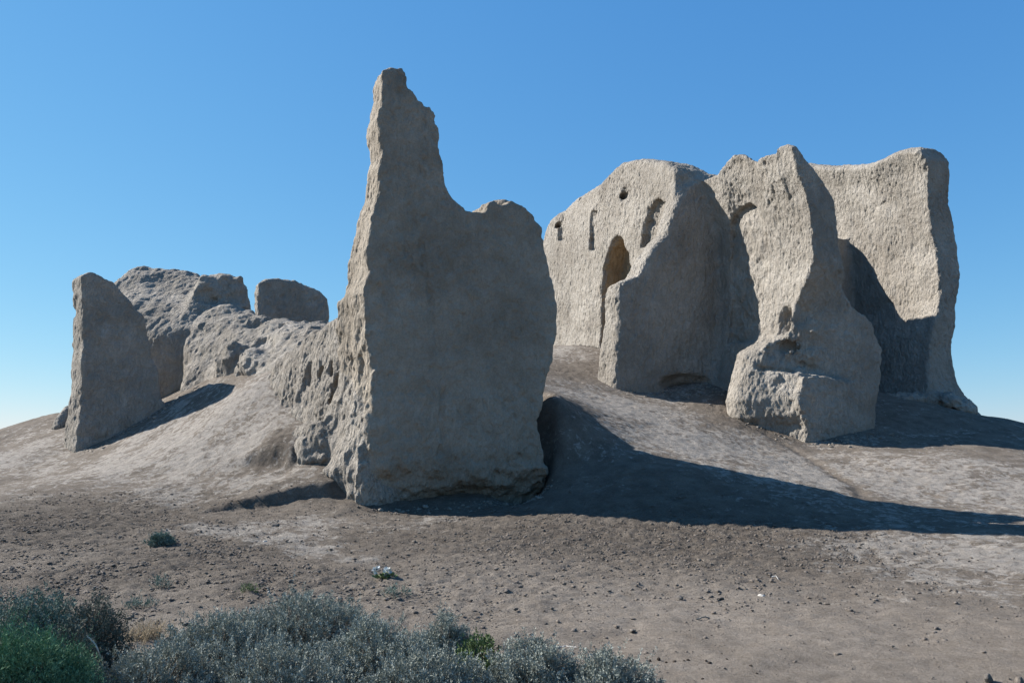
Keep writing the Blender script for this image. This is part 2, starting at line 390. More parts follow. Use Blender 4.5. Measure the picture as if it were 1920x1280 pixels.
    nr = vnormals(V, F)
    D = np.stack(raw(V), 1); pid = np.argmin(D, 1); fid = pid[F[:, 0]]; cen = V[F].mean(1)
    mi = np.zeros(len(F), int)
    if ochre is not None: mi = (ochre(cen)).astype(int)
    if fine:
        V, F = subdiv(V, F); fid = np.repeat(fid, 4); mi = np.repeat(mi, 4)
        V = plaster(V, vnormals(V, F), seed, fine); nr = vnormals(V, F)
    return V, F, fid, nr, mi
def subdiv(V, F):
    E = np.stack([F, np.roll(F, -1, 1)], -1).reshape(-1, 2); key = np.sort(E, 1); key = key[:, 0].astype(np.int64)*len(V)+key[:, 1]
    uq, inv = np.unique(key, return_inverse=True); mid = (V[uq//len(V)]+V[uq % len(V)])/2
    em = (len(V)+inv).reshape(-1, 4); fc = len(V)+len(uq)+np.arange(len(F)); V2_ = np.concatenate([V, mid, V[F].mean(1)])
    Q = [np.stack([F[:, k], em[:, k], fc, em[:, k-1]], 1) for k in range(4)]
    return V2_, np.stack(Q, 1).reshape(-1, 4)
def plaster(V, nr, seed, a=1.0):
    p = V.astype(np.float32)
    m = .55+.45*sstep(-.25, .25, perlin(p, .7, seed+60))
    d = -.10*np.clip(perlin(p, (6.8, 6.8, 3.2), seed+51)-.05, 0, 1)-.075*np.clip(perlin(p, (12.5, 12.5, 7.), seed+52)-.04, 0, 1)
    d += .020*fbm(p, (8, 8, 5.5), 2, seed+53)
    pit = np.clip(perlin(p, (3.1, 3.1, 3.1), seed+54)-.50, 0, 1); d -= .40*pit
    return V+nr*(d*m*a)[:, None]
def part_mesh(name, S, i, mats, parent=None):
    V, F, fid, nr, mi = S; m = np.isin(fid, i); Fm = F[m]
    used, inv = np.unique(Fm, return_inverse=True)
    return link(name, mesh_np(name, V[used], inv.reshape(-1, 4), mats, True, nr[used], mi[m]), parent)
def base_empty(name, x, y): return empty(name, (x, y, float(H(x, y)[0])))
# ---------- tall tower wall with the collapsed flank on its left
T0 = at(693, 940, 17.9)[:2]
front = [(693,1010),(688,922),(699,884),(693,832),(695,760),(694,705),(684,643),(680,592),(679,546),(690,509),(686,475),(692,440),(696,402),(706,372),(711,355),(712,310),(718,284),(712,250),(709,224),(718,170),(718,142),
 (720,129),(734,121),(760,124),(767,141),(767,160),(775,167),(790,186),(809,198),(823,212),(822,224),(828,250),(831,287),(836,325),(841,347),(852,370),(867,383),(887,396),(909,397),(916,378),(929,375),(938,384),(949,382),(960,373),(980,383),(1000,400),(1015,415),(1022,430),
 (1023,460),(1031,505),(1041,550),(1048,581),(1045,619),(1036,677),(1026,712),(1021,750),(1008,790),(1014,830),(1022,860),(1030,890),(1034,1000)]
tower = Prism(T0, U, unproj(front, T0, U), [(0.45,-1),(0.40,.45),(.06,.75),(-.08,1.1),(-.02,3),(.0,6),(.05,8),(.1,10.95),(.75,10.95),(.95,8.5),(1.2,7),(1.8,4),(2.5,1),(2.8,-1)], 0.07, 0.14)
# flank: a rough broken wall running back to the left, its top falling away
FU = np.array([-0.62, 0.785]); FO = T0+np.array([0.10, 0.15])
ftop = [(692,430),(680,460),(672,500),(657,526),(640,556),(620,588),(592,601),(565,614),(535,640),(505,672),(480,708),(462,740),(455,790)]
fp = unproj(ftop, FO, FU)
flank = Prism(FO, FU, [(-.1,-1),(-.1,fp[0][1])]+fp+[(fp[-1][0]+.6,-1)], [(-.55,-1),(-.40,1),(-.15,2.5),(.25,4.5),(.42,7.5),(1.3,7.5),(1.9,5),(2.7,3),(3.4,-1)], 0.35, 0, True)
lumps = [ellip(at(578,828,20.0), (.26,1.1,.52), .6), ellip(at(552,846,20.1), (.17,1.0,.34), .6), ellip(at(600,838,19.8), (.20,1.0,.46), .6), ellip(at(590,858,19.6), (.24,.8,.24), .6), ellip(at(566,862,19.8), (.2,.8,.2), .6), ellip(at(625,885,18.9), (.28,.6,.22), .6), ellip(at(645,868,18.7), (.2,.6,.5), .6)]
def lumpy(P):
    d = lumps[0](P)
    for l in lumps[1:]: d = smin(d, l(P), .12)
    return d
def fpit(px, py, r, k):
    (a, z_), = unproj([(px, py)], FO, FU); q = FO+FU*a; return (ellip((q[0]+.12, q[1]+.1, z_), r, 2.24), [1], k)
fcuts = [fpit(634,668,(.20,.5,.75),.10), fpit(640,622,(.17,.45,.45),.08), fpit(624,735,(.11,.35,.42),.07), fpit(622,800,(.11,.32,.30),.06), fpit(656,790,(.09,.3,.32),.06), fpit(668,730,(.08,.28,.22),.06), fpit(655,830,(.09,.3,.2),.06),
 fpit(596,700,(.10,.25,.2),.06), fpit(572,700,(.12,.3,.28),.06), fpit(655,640,(.08,.3,.2),.06), fpit(676,870,(.08,.35,.45),.06), fpit(612,690,(.08,.22,.16),.06)]
_c = sorted([(b, a) for a, b in unproj([(794,486),(812,600),(818,660),(826,740),(829,800)], T0, U)]); CR = (np.array([c_[1] for c_ in _c]), np.array([c_[0] for c_ in _c]))
def frough(P):
    pf = P.astype(np.float32); q = (P[:, :2]-T0)
    m = 1-sstep(-.05, .35, q@U)                       # only on the broken side
    n1 = fbm(pf, (2.9, 3.2, 1.9), 3, 71, .6)
    m = m*(1-.8*sstep(4.2, 6.0, P[:, 2])); s0 = q@U; w0 = q@V2
    crk = .05*np.exp(-((s0-np.interp(P[:, 2], CR[1], CR[0])+.10*perlin(pf, 1.7, 83))/.045)**2)*(w0 < .6)*sstep(-.3, .1, perlin(pf, 1.3, 84))
    ft = .14*fbm(pf, (2.2, 2.2, 2.2), 3, 85, .6)*(1-sstep(.9, 1.7, P[:, 2]))*(1-m)
    return crk+ft+.035*fbm(pf, (4.2, 4.2, 4.2), 2, 89, .6)+m*(0.055*n1+0.18*fbm(pf, (1.3, 1.3, .5), 2, 77)+.03*fbm(pf, (6.5, 6.5, 3.2), 2, 79))-0.05*(1-m)*0
TW0 = tower
KB = ellip(at(938,392,19.9), (.42,.5,.20), .36)
tower = lambda P: smin(TW0(P), KB(P), .06)
S = build_solid([tower, flank, lumpy], fcuts, (-11, 16.2, -.6), (2.2, 26.5, 11.6), 0.05, 0.22, (0.03, 0.03), 1, frough, 0.02, None, .8)
t = tag(base_empty('ruined_tower', *(T0+U*2+V2*.8)), 'tall jagged adobe tower wall with its broad face in shade and a pointed top', 'ruin')
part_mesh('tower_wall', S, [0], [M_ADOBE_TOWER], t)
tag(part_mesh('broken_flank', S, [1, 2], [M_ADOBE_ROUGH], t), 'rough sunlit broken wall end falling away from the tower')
# ---------- large ruin on the right: niche wall, cross wall, corner wall, end wall
A0 = np.array([1.97, 42.0]); A1 = np.array([6.83, 30.0]); au = (A1-A0)/np.linalg.norm(A1-A0)
nf = [(1012,760),(1014,640),(1013,560),(1012,470),(1017,430),(1024,412),(1035,400),(1049,389),(1072,371),(1095,355),(1118,345),(1130,328),(1142,311),(1162,300),(1185,296),(1214,297),(1243,303),(1266,317),(1289,333),(1310,350),(1330,380),(1330,800)]
niche_wall = Prism(A0, au, unproj(nf, A0, au), [(-.25,4),(-.05,7),(.0,11),(.1,13),(.35,15),(1.6,15),(2.0,12),(2.6,4)], 0.30)
NW0 = niche_wall
C0 = at(1511, 834, 26.0)[:2]
FIN = C0+V2*5.35; FL = FIN-U*4.05
ff = [(1151,790),(1151,728),(1153,656),(1160,597),(1158,553),(1163,530),(1185,520),(1199,516),(1214,481),(1231,456),(1250,436),(1257,412),(1266,389),(1276,371),(1293,347),(1312,335),(1345,325),(1400,330),(1400,800)]
niche_wall = lambda P: smax(NW0(P), -((P[:, :2]-FL)@V2-.25), .2)
cross_wall = Prism(FL, U, unproj(ff, FL, U), [(-.18,2),(-.05,5),(.0,8),(.1,13),(.75,13),(.95,9),(1.15,5),(1.3,2)], 0.22, 0.10)
ef = [(1505,900),(1511,832),(1513,797),(1502,780),(1497,747),(1503,718),(1518,660),(1524,600),(1527,540),(1527,488),(1524,448),(1519,402),(1510,360),(1497,323),(1490,292),(1484,274),(1492,268),(1507,297),(1519,311),(1535,329),(1553,354),(1568,375),(1573,396),(1576,433),(1577,469),(1586,515),(1589,542),(1600,573),(1620,588),(1638,603),(1647,631),(1656,656),(1652,704),(1643,742),(1641,766),(1644,800),(1650,900)]
end_prof = unproj(ef, C0, U)
lf = [(1516,900),(1530,700),(1530,400),(1520,300),(1500,286),(1484,275),(1471,269),(1459,275),(1455,287),(1434,290),(1417,297),(1404,293),(1391,288),(1373,291),(1358,305),(1346,323),(1321,335),(1300,340),(1288,380),(1290,560),(1290,800)]
side_prof = [(-a, b) for a, b in unproj(lf, C0, -V2)]
sp = [(max(a, -.0) if b < 12.6 and a < 0.4 else a, b) for a, b in side_prof]
corner_wall = Prism(C0, U, end_prof, sp, 0.10)
def topline(side, w0, w1):
    q = sorted([p for p in side if w0 <= p[0] <= w1 and p[1] > 9]); q = np.array(q); return q[:, 0], q[:, 1]
_w, _z = topline(sp, 0.2, 6.2); corner_wall.top = (np.concatenate([[0], _w]), np.concatenate([[0], np.maximum(_z-11.75, -.3)]), 6.0, 11.0)
# shift of the profile along the wall: the outline of the end face leans in towards the top, keep the lit face nearly upright
E0 = at(1760, 640, 31.4)[:2]
rf = [(1640,900),(1640,420),(1500,305),(1518,305),(1544,308),(1574,312),(1592,309),(1623,308),(1647,306),(1666,296),(1684,284),(1705,277),(1728,274),(1744,300),(1742,372),(1747,433),(1753,469),(1759,530),(1762,597),(1766,690),(1790,900)]
EU = -V2
nfp = unproj([(1480,306)]+rf[3:], E0, EU)
ex = [(1700,900),(1736,700),(1745,620),(1757,560),(1752,469),(1746,433),(1740,372),(1734,319),(1722,285),(1733,271),(1757,277),(1769,285),(1773,299),(1775,338),(1781,381),(1789,408),(1793,439),(1796,494),(1795,555),(1791,590),(1786,656),(1792,700),(1799,735),(1805,757),(1811,780),(1816,830),(1818,900)]
end_wall = Prism(E0, U, unproj(ex, E0, U), [(-a, b) for a, b in nfp if b > 6]+[(-.05,5.5),(-.12,4.2),(-.4,3.2),(-.9,2.5),(-1.4,1.6),(-1.4,0),(7.6,0)], 0.14)
_w, _z = topline([(-a, b) for a, b in nfp], 0.3, 8.0); _zt = max(b for a, b in end_wall.f)
end_wall.top = (np.concatenate([[0.2], _w]), np.concatenate([[0], _z-_zt+.1]), 8.0, 12.0)
def niche(plane, pts, depth, k=.05):
    O, u = plane; pr = Prism(O, u, unproj(pts, O, u), [(-1.2,0),(-1.2,20),(depth,20),(depth,0)], k)
    def ragged(P):
        d = pr(P); m = np.abs(d) < .35
        if m.any(): d[m] += .10*fbm(P[m].astype(np.float32), (2.6, 2.6, 2.6), 3, 66, .6)
        return d
    return ragged
NP = (A0, au); LP = (C0, -V2)
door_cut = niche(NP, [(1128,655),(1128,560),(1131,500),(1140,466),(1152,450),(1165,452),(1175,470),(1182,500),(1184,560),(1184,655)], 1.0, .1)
cuts = [(niche(NP, [(1043,449),(1042,405),(1047,394),(1056,396),(1056,449)], .26, .06), [0], .07), (niche(NP, [(1104,468),(1103,404),(1108,394),(1116,396),(1116,468)], .22, .06), [0], .07),
 (niche(NP, [(1160,376),(1162,355),(1170,343),(1178,350),(1177,378)], .20, .06), [0], .08), (niche(NP, [(1202,462),(1206,425),(1214,392),(1228,374),(1246,378),(1250,420),(1240,462)], .3, .1), [0], .15), (door_cut, [0], .08),
 (ellip(at(1154,462,35.2), (.5,.6,.5)), [0], .1), (ellip(at(1047,422,41.3), (.16,.7,.16)), [0], .06), (ellip(at(1170,366,34.9), (.15,.7,.15)), [0], .06), (ellip(at(1650,432,31.0), (.12,.4,.16)), [3], .05), (ellip(at(1437,750,28.0), (.18,.4,.14)), [2], .05),
 (niche(LP, [(1342,640),(1344,440),(1350,402),(1362,388),(1388,374),(1402,402),(1408,440),(1410,490),(1402,540),(1392,570),(1396,600),(1397,640)], .8, .08), [2], .10),
 (ellip(at(1452,598,27.35), (.85,.40,.60), .36), [2], .08), (ellip(at(1474,650,27.2), (.5,.25,.22), .36), [2], .06), (ellip(at(1490,682,26.9), (.5,.3,.16), .36), [2], .06), (ellip(at(1520,540,26.2), (.08,.4,.3), .3), [2], .04), (ellip(at(1508,575,26.3), (.16,.4,.10), .3), [2], .04),
 # hollow under the end wall and the cave at the foot of the cross wall
 (ellip(np.array([*(E0+V2*2.6-U*.1), 3.7]), (.40,1.8,1.2), .36), [3], .3),
 (ellip(np.array([*(FIN-U*.9-V2*.15), 3.9]), (1.3,.60,.42), .36), [1], .15)]
FT = [ellip(at(1798,768,30.7), (.58,.7,.5)), ellip(at(1775,752,30.8), (.42,.7,.35)), ellip(at(1700,752,31.2), (1.3,.7,.30), .2)]
def end_all(P):
    d = end_wall(P)
    for l in FT: d = smin(d, l(P)+.16*fbm(P.astype(np.float32), (2.2, 2.2, 2.2), 3, 99, .6), .2)
    return d
bank = ellip(np.array([*(E0-V2*.5-U*.7), 2.62]), (1.9, .9, .52), .36)
conn = Prism(C0+V2*6.9, U, [(.8,0),(.8,11.4),(2.5,10.9),(4.2,10.3),(5.8,10.0),(7.0,10.5),(8.3,11.1),(8.9,11.1),(8.9,0)], [(-.1,0),(0,11),(.9,11),(1.1,0)], .2)  # unseen connecting wall, added and shaped for its shadow on the end wall
ZT, ZM, ZB = at(1527, 492, 26)[2], at(1475, 575, 26.8)[2], at(1500, 697, 26)[2]
BT, BB = at(1380, 640, 27.8)[2], at(1366, 662, 27.8)[2]
def corner_bent(P):
    q = P[:, :2]-C0; a = q@U; b_ = q@V2; z = P[:, 2]; pf = P.astype(np.float32)
    wob = .18*fbm(pf, (1.6, 1.6, 1.6), 3, 88, .6)
    win = (1-sstep(ZM-.1, ZT+.25, z+wob))*sstep(ZB-.10, ZB+.14, z+wob*.6+.10*a)
    g = 1.35*np.clip(1-(a+.1)/2.4, 0, 1.1)*win*(1+1.5*wob)
    foot = 1.15*sstep(.1, 1.9, b_)*(1-sstep(2.3, 3.3, b_))*(1-sstep(BB-.1, BT+.35, z+wob*.5))
    Q = P.copy(); sh = foot*(1-sstep(.2, 1.4, a)); back = g*(1-sstep(1.2, 2.8, b_))
    Q[:, :2] += U*sh[:, None]-V2*back[:, None]
    return corner_wall(Q)
def corner_all(P): return smin(corner_bent(P), conn(P), .25)
def bw(P):
    q = P[:, :2]-E0; m = np.exp(-((q@V2)/1.2)**2-((q@U+.6)/2)**2-((P[:, 2]-2.8)/.9)**2); return m*.14*fbm(P.astype(np.float32), (2.5, 2.5, 2.5), 3, 97, .6)
GR = [(-a, b) for a, b in unproj([(1589,402),(1733,363)], E0, EU)]
def orough(P):
    d = P-np.array([*C0, 4.6]); m = np.exp(-((d[:, 0]/1.6)**2+(d[:, 1]/1.8)**2+(d[:, 2]/2.2)**2))
    gl = np.interp((P[:, :2]-E0)@V2, [GR[1][0], GR[0][0]], [GR[1][1], GR[0][1]])+.12*perlin(P.astype(np.float32), 1.1, 93)
    gr = .055*sstep(-.25, .2, perlin(P.astype(np.float32), .9, 94))*np.exp(-((P[:, 2]-gl)/.08)**2)*(np.abs((P[:, :2]-E0)@U) < .6)*(((P[:, :2]-E0)@V2) > -.1)
    return gr+m*(0.19*fbm(P.astype(np.float32), (2.3, 2.3, 2.1), 4, 91, .6))+bw(P)
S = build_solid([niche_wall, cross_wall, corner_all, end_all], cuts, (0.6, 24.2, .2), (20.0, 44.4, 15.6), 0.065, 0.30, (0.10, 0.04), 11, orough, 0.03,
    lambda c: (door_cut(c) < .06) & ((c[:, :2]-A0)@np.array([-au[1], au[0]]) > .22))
b = tag(base_empty('ruined_building', *(C0+V2*3)), 'large pale adobe ruin of several high walls with slit niches and an arched doorway', 'ruin')
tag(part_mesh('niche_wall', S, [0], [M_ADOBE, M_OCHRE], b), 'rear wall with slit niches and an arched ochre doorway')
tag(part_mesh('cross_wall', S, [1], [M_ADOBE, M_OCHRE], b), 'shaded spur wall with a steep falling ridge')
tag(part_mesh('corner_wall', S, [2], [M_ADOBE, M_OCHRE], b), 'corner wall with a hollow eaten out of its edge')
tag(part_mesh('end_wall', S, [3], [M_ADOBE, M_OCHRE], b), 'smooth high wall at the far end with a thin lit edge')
# ---------- left group: slab, worn-down vault mass behind it, rear slab
L0 = at(157, 838, 26.4)[:2]
lfp = [(136,900),(139,835),(152,733),(155,655),(156,577),(152,535),(150,517),(168,507),(184,511),(199,520),(215,526),(230,540),(246,558),(262,581),(273,600),(279,624),(286,658),(297,705),(312,765),(322,812),(330,900)]
slab = Prism(L0, U, unproj(lfp, L0, U), [(-.25,-1),(-.15,1.6),(0,4),(.12,7.7),(1.0,7.7),(1.1,5),(1.15,1.5),(1.2,-1)], 0.10, 0.42)
HP = [(219,530,33.6),(242,520,34.0),(266,513,34.2),(297,510,34.2),(332,508,34.2),(363,512,34.0),(390,528,33.6),(230,545,32.6),(300,535,32.8),(350,530,32.8),
 (300,572,31.2),(242,562,31.6),(352,565,31.4),(391,569,31.0),(430,577,30.4),(477,589,29.7),(508,600,28.9),(543,609,27.7),(575,618,25.8),
 (300,622,29.9),(345,640,29.5),(352,690,28.9),(375,600,30.2),(385,650,29.0),(395,700,28.1),(420,600,29.6),(425,650,28.0),(425,700,27.0),(480,612,28.6),(480,655,26.6),(520,640,26.0),(505,690,24.4),(470,712,25.2),(340,725,28.2),(490,712,24.3),(477,604,32.2),(508,612,31.0),(465,606,33.6),(435,600,34.4),(540,618,30.0),(420,575,32.6)]
hp = [tuple(at(*q)) for q in HP]
hp += [(-14,37,6.5),(-12,38,6.0),(-7,33,6.3),(-5,30,5.6),(-4,27,5.0),(-7,38,5),(-3,34,4.5),(-17,35.5,4),(-3.5,22.5,4.0),(-2,25,4)]
HF = tps_fit(hp, 1e-3)
def vault(P):
    z_ = tps_eval(HF, P[:, 0], P[:, 1]); d = (P[:, 2]-z_)*.72
    reg = polysdf(P[:, 0].astype(np.float32), P[:, 1].astype(np.float32), [(-17.4,31.2),(-15.5,30.3),(-12.4,29.75),(-12.0,29.2),(-11.9,28.4),(-11.3,28.0),(-10.6,27.4),(-9.4,26.4),(-8.6,25.0),(-7.4,23.8),(-5.6,22.2),(-4.0,22.4),(-3.0,26),(-4.5,31),(-8,36.5),(-18.4,36.8)])
    return smax(d, reg, .5)
K0 = at(340, 590, 31.4)[:2]
kp = [(205,640),(212,560),(219,524),(242,511),(266,504),(297,502),(332,500),(363,501),(387,507),(405,514),(412,560),(414,660)]
roof = Prism(K0, U, unproj(kp, K0, U), [(-.2,4),(.0,7.3),(.5,7.9),(1.3,8.5),(2.2,9.1),(2.6,10),(4.4,10),(4.8,8),(5,4)], .25, .0)
K1 = at(420, 590, 31.2)[:2]
kq = [(346,680),(352,575),(366,536),(382,517),(398,508),(410,506),(434,510),(453,523),(464,542),(467,583),(469,680)]
endb = Prism(K1, U, unproj(kq, K1, U), [(-.1,4),(-.05,7),(.05,8.3),(.35,9.5),(3.0,9.5),(3.2,4)], .40, .05)
def block(P): return endb(P)
hl = [ellip(at(438,684,27.2), (.55,.75,.75), .4), ellip(at(480,688,26.1), (.6,.8,.7), .4)]
def vault_all(P):
    d = vault(P)
    for l in hl: d = smin(d, l(P), .3)
    return d
vc = [
  (ellip(at(460,672,26.3), (.06,.4,.5), .3), [1], .12), (ellip(at(470,622,27.6), (.10,.5,.35), .7), [1], .15), (ellip(at(448,610,28.4), (.1,.5,.3), .7), [1], .15)]
def vrough(P): return (0.24*fbm(P.astype(np.float32), (.9, .9, 1.2), 4, 131, .55)-.28*np.clip(perlin(P.astype(np.float32), (1.5, 1.5, .9), 137)-.18, 0, 1))*sstep(0, .8, (P[:, :2]-L0)@U-2.6)+.075*fbm(P.astype(np.float32), (2.3, 2.3, 1.8), 3, 139, .6)
S = build_solid([slab, vault_all, block], vc, (-17, 21.6, .0), (-2.2, 38.2, 10.2), 0.07, 0.50, (0.06, 0.04), 21, vrough, 0.025, None, .55)
s_ = tag(part_mesh('wall_slab', S, [0], [M_ADOBE]), 'upright adobe wall slab at the left end with a sloping top and lit edge', 'ruin')
v = tag(base_empty('collapsed_vault', *K0), 'low rounded adobe mass worn down to a hump beside the upright slab', 'ruin')
tag(part_mesh('eroded_mass', S, [1], [M_ADOBE_ROUGH], v), 'lumpy worn slope below the flat crest')
part_mesh('crest_block', S, [2], [M_ADOBE], v)
W0 = at(484, 600, 37.0)[:2]
wp = [(484,700),(483,560),(481,545),(484,530),(497,521),(520,519),(559,524),(586,536),(606,548),(614,560),(617,578),(622,700)]
rear = Prism(W0, U, unproj(wp, W0, U), [(-.2,3),(0,8),(.1,10.5),(1.3,10.5),(1.8,3)], .2, .06)
S = build_solid([rear], [], (-13, 35, 3), (-6.5, 41, 10.8), 0.085, .2, (.11, .07), 31, None, .05)
tag(part_mesh('wall_block', S, [0], [M_ADOBE]), 'dark shaded wall block standing alone between the hump and the tower', 'ruin')
# rock-like lump behind the slab
c = at(122, 770, 31.0)
S = build_solid([ellip(c+np.array([.12,0,-.45]), (.42,.45,.8))], [], c-2, c+2, .06, .2, (.25, .1), 41, None, .03)
tag(part_mesh('adobe_lump', S, [0], [M_ADOBE_ROUGH]), 'small weathered adobe lump at the foot of the upright slab, on its outer side', 'lump')
# ------------------------------------------------------------------ plants
def leaf_mat(name, cols, rough=0.8):
    n = N(name); v = n.attr('tint'); n.b.inputs['Roughness'].default_value = rough
    c = n.mix(n.mr(v, 0.0, 0.5), cols[0], cols[1]); c = n.mix(n.mr(v, 0.5, 1.0), c, cols[2]); return n.out(c)
M_GREY = leaf_mat('saltbush_leaf', [(0.135, 0.15, 0.128), (0.27, 0.287, 0.248), (0.375, 0.39, 0.34)])
M_DUSK = leaf_mat('dusky_leaf', [(0.07, 0.075, 0.062), (0.115, 0.125, 0.10), (0.17, 0.18, 0.15)])
M_BLUE = leaf_mat('blue_green_leaf', [(0.09, 0.13, 0.105), (0.15, 0.20, 0.165), (0.23, 0.27, 0.23)])
M_GREEN = leaf_mat('bright_green_leaf', [(0.065, 0.125, 0.07), (0.12, 0.215, 0.12), (0.20, 0.32, 0.19)])
M_LIME = leaf_mat('yellow_green_leaf', [(0.08, 0.115, 0.045), (0.125, 0.17, 0.07), (0.18, 0.215, 0.11)])
M_STRAW = leaf_mat('dry_straw', [(0.20, 0.15, 0.09), (0.30, 0.235, 0.15), (0.42, 0.35, 0.25)])
M_WOOD = leaf_mat('grey_twig', [(0.09, 0.075, 0.06), (0.15, 0.13, 0.105), (0.22, 0.20, 0.17)])
M_PALEWOOD = leaf_mat('bleached_wood', [(0.45, 0.42, 0.37), (0.55, 0.51, 0.46), (0.62, 0.59, 0.54)])
M_PETAL = leaf_mat('white_petal', [(0.48, 0.50, 0.48), (0.56, 0.58, 0.56), (0.64, 0.65, 0.63)])
def unit(v): return v/np.maximum(np.linalg.norm(v, axis=-1, keepdims=True), 1e-9)
def leaves_mesh(name, pos, dirs, length, width, tint, mat, r):
    """folded lance-shaped leaves: 4 points, 2 triangles each"""
    n = len(pos); d = unit(dirs); side = unit(np.cross(d, unit(r.normal(size=(n, 3))))); up = np.cross(side, d)
    L = length[:, None]; W = width[:, None]
    a = pos; b = pos+d*L*.5+side*W*.5+up*L*.06; c = pos+d*L+up*L*.02*r.normal(size=(n, 1)); e = pos+d*L*.5-side*W*.5+up*L*.06
    V = np.stack([a, b, c, e], 1).reshape(-1, 3); k = np.arange(n)[:, None]*4
    F = np.concatenate([k+np.array([0, 1, 2]), k+np.array([0, 2, 3])])
    return mesh_np(name, V, F, [mat], False, attrs={'tint': np.repeat(tint, 4)})
def twigs_mesh(name, paths, r0, r1, mat, r):
    """paths (n, m, 3): thin three-sided tubes"""
    n, m, _ = paths.shape; ang = np.arange(3)*2*math.pi/3
    t = unit(np.gradient(paths, axis=1)); ref = np.array([0.31, 0.77, 0.2]); s1 = unit(np.cross(t, ref)); s2 = np.cross(t, s1)
    rad = np.linspace(1, 0, m)[None, :, None]; rad = r1+(np.asarray(r0).reshape(-1, 1, 1)-r1)*rad
    V = np.stack([paths+(s1*math.cos(a)+s2*math.sin(a))*rad for a in ang], 2).reshape(-1, 3)
    b = (np.arange(n)[:, None, None]*m*3+np.arange(m-1)[None, :, None]*3)
    F = np.concatenate([np.stack([b+i, b+(i+1) % 3, b+3+(i+1) % 3, b+3+i], -1).reshape(-1, 4) for i in range(3)])
    return mesh_np(name, V, F, [mat], True, attrs={'tint': np.repeat(r.random(n), m*3)})
def shrub(name, label, cat, px, top, Y, hw, mat, seed, ntw=620, nleaf=26, ll=0.017, lw=0.008, spread=0.75, group=None, wood=M_WOOD, depth=0.85, lump=0.28, up=0.35, shoot=0.055, fluff=0.010, foot=None):
    """many thin stems from one foot, each ending in upright shoots closely set with small leaves"""
    r = np.random.default_rng(seed)
    if foot is not None: Y = ground_at(px, foot)[1]
    q = at(px, top, Y); x0, y0 = q[0], q[1]; g0 = float(H(x0, y0)[0]); h = max(0.05, q[2]-g0-shoot*.6)
    rx = hw*Y/FPX; ry = max(rx*depth, h*.5)
    o = tag(empty(name, (x0, y0, g0)), label, cat, group); W = np.array([x0, y0, g0])
    ph = r.random(ntw)*2*math.pi; el = np.arccos(1-r.random(ntw)*.95); rr = 0.5+0.5*r.random(ntw)**.45
    d = np.stack([np.sin(el)*np.cos(ph), np.sin(el)*np.sin(ph), np.cos(el)], 1)
    lm = 1+lump*(perlin(d*2.3+seed*3.1, 1.0, seed)*1.4+perlin(d*5.1+seed*1.7, 1.0, seed+1)*.8)
    tip = d*rr[:, None]*lm[:, None]*np.array([rx, ry, h])
    base = tip*np.array([.28, .28, 0])+r.normal(size=(ntw, 3))*np.array([rx*.06, ry*.06, 0]); base[:, 2] = -.02
    mid = base*.45+tip*.55+np.array([0, 0, 1])*(h*.10)+r.normal(size=(ntw, 3))*.02
    t = np.linspace(0, 1, 6)[None, :, None]
    path = (1-t)**2*base[:, None]+2*t*(1-t)*mid[:, None]+t*t*tip[:, None]
    link('stems', twigs_mesh('stems', path+W, 0.0035+0.003*r.random(ntw), 0.0012, wood, r), o)
    ns = 3; sd = unit(np.repeat(d, ns, 0)*.55+r.normal(size=(ntw*ns, 3))*.42+np.array([0, 0, up+.35])); sb = np.repeat(tip, ns, 0)+r.normal(size=(ntw*ns, 3))*shoot*.35
    sl_ = shoot*(.6+.9*r.random(ntw*ns))*(1+1.1*(r.random(ntw*ns) < .05)); k = max(6, nleaf*2//ns); f = (np.arange(k)+r.random((ntw*ns, k)))/k
    out_ = unit(r.normal(size=(ntw*ns, k, 3))); p = sb[:, None]+sd[:, None]*(f*sl_[:, None])[..., None]+out_*fluff*(1.15-f[..., None])
    ld = unit(sd[:, None]*.75+out_*spread+np.array([0, 0, .15])); n = ntw*ns*k
    shade_ = np.repeat(.20*r.normal(size=ntw*ns), k)
    tint = np.clip(.42+.16*r.normal(size=n)+shade_+.25*(f.reshape(-1)-.5), 0, 1)
    link('foliage', leaves_mesh('foliage', p.reshape(-1, 3)+W, ld.reshape(-1, 3), ll*(.6+.8*r.random(n)), lw*(.7+.6*r.random(n)), tint, mat, r), o)
    return o
GS = 'grey saltbush shrubs along the front edge'
shrub('saltbush', 'largest grey blue shrub, tallest of the row at the front', 'shrub', 575, 1114, 6.5, 150, M_GREY, 1, 900, 40, group=GS, ll=.0145, lw=.0065, lump=.38)
shrub('saltbush', 'grey shrub joined to the left flank of the tallest shrub', 'shrub', 415, 1154, 6.0, 125, M_GREY, 2, 760, 38, group=GS, ll=.0145, lw=.0065, lump=.38)
shrub('saltbush', 'low grey shrub beside the tan dry grass and the bleached stick', 'shrub', 300, 1212, 5.2, 130, M_GREY, 3, 700, 38, group=GS, ll=.0145, lw=.0065, lump=.38)
shrub('saltbush', 'grey shrub low in front of the right side of the tallest shrub', 'shrub', 705, 1178, 5.75, 120, M_GREY, 4, 760, 38, group=GS, ll=.0145, lw=.0065, lump=.38)
shrub('saltbush', 'small rounded grey shrub just left of the yellow green weed', 'shrub', 838, 1163, 6.05, 62, M_GREY, 5, 420, 38, group=GS, ll=.0145, lw=.0065, lump=.38)
shrub('saltbush', 'pale grey shrub at the bottom edge below the yellow green weed', 'shrub', 800, 1222, 5.2, 110, M_GREY, 6, 620, 38, group=GS, ll=.0145, lw=.0065, lump=.38)
shrub('saltbush', 'grey shrub at the bottom edge right of the yellow green weed', 'shrub', 995, 1207, 5.4, 95, M_GREY, 7, 600, 38, group=GS, ll=.0145, lw=.0065, lump=.38)
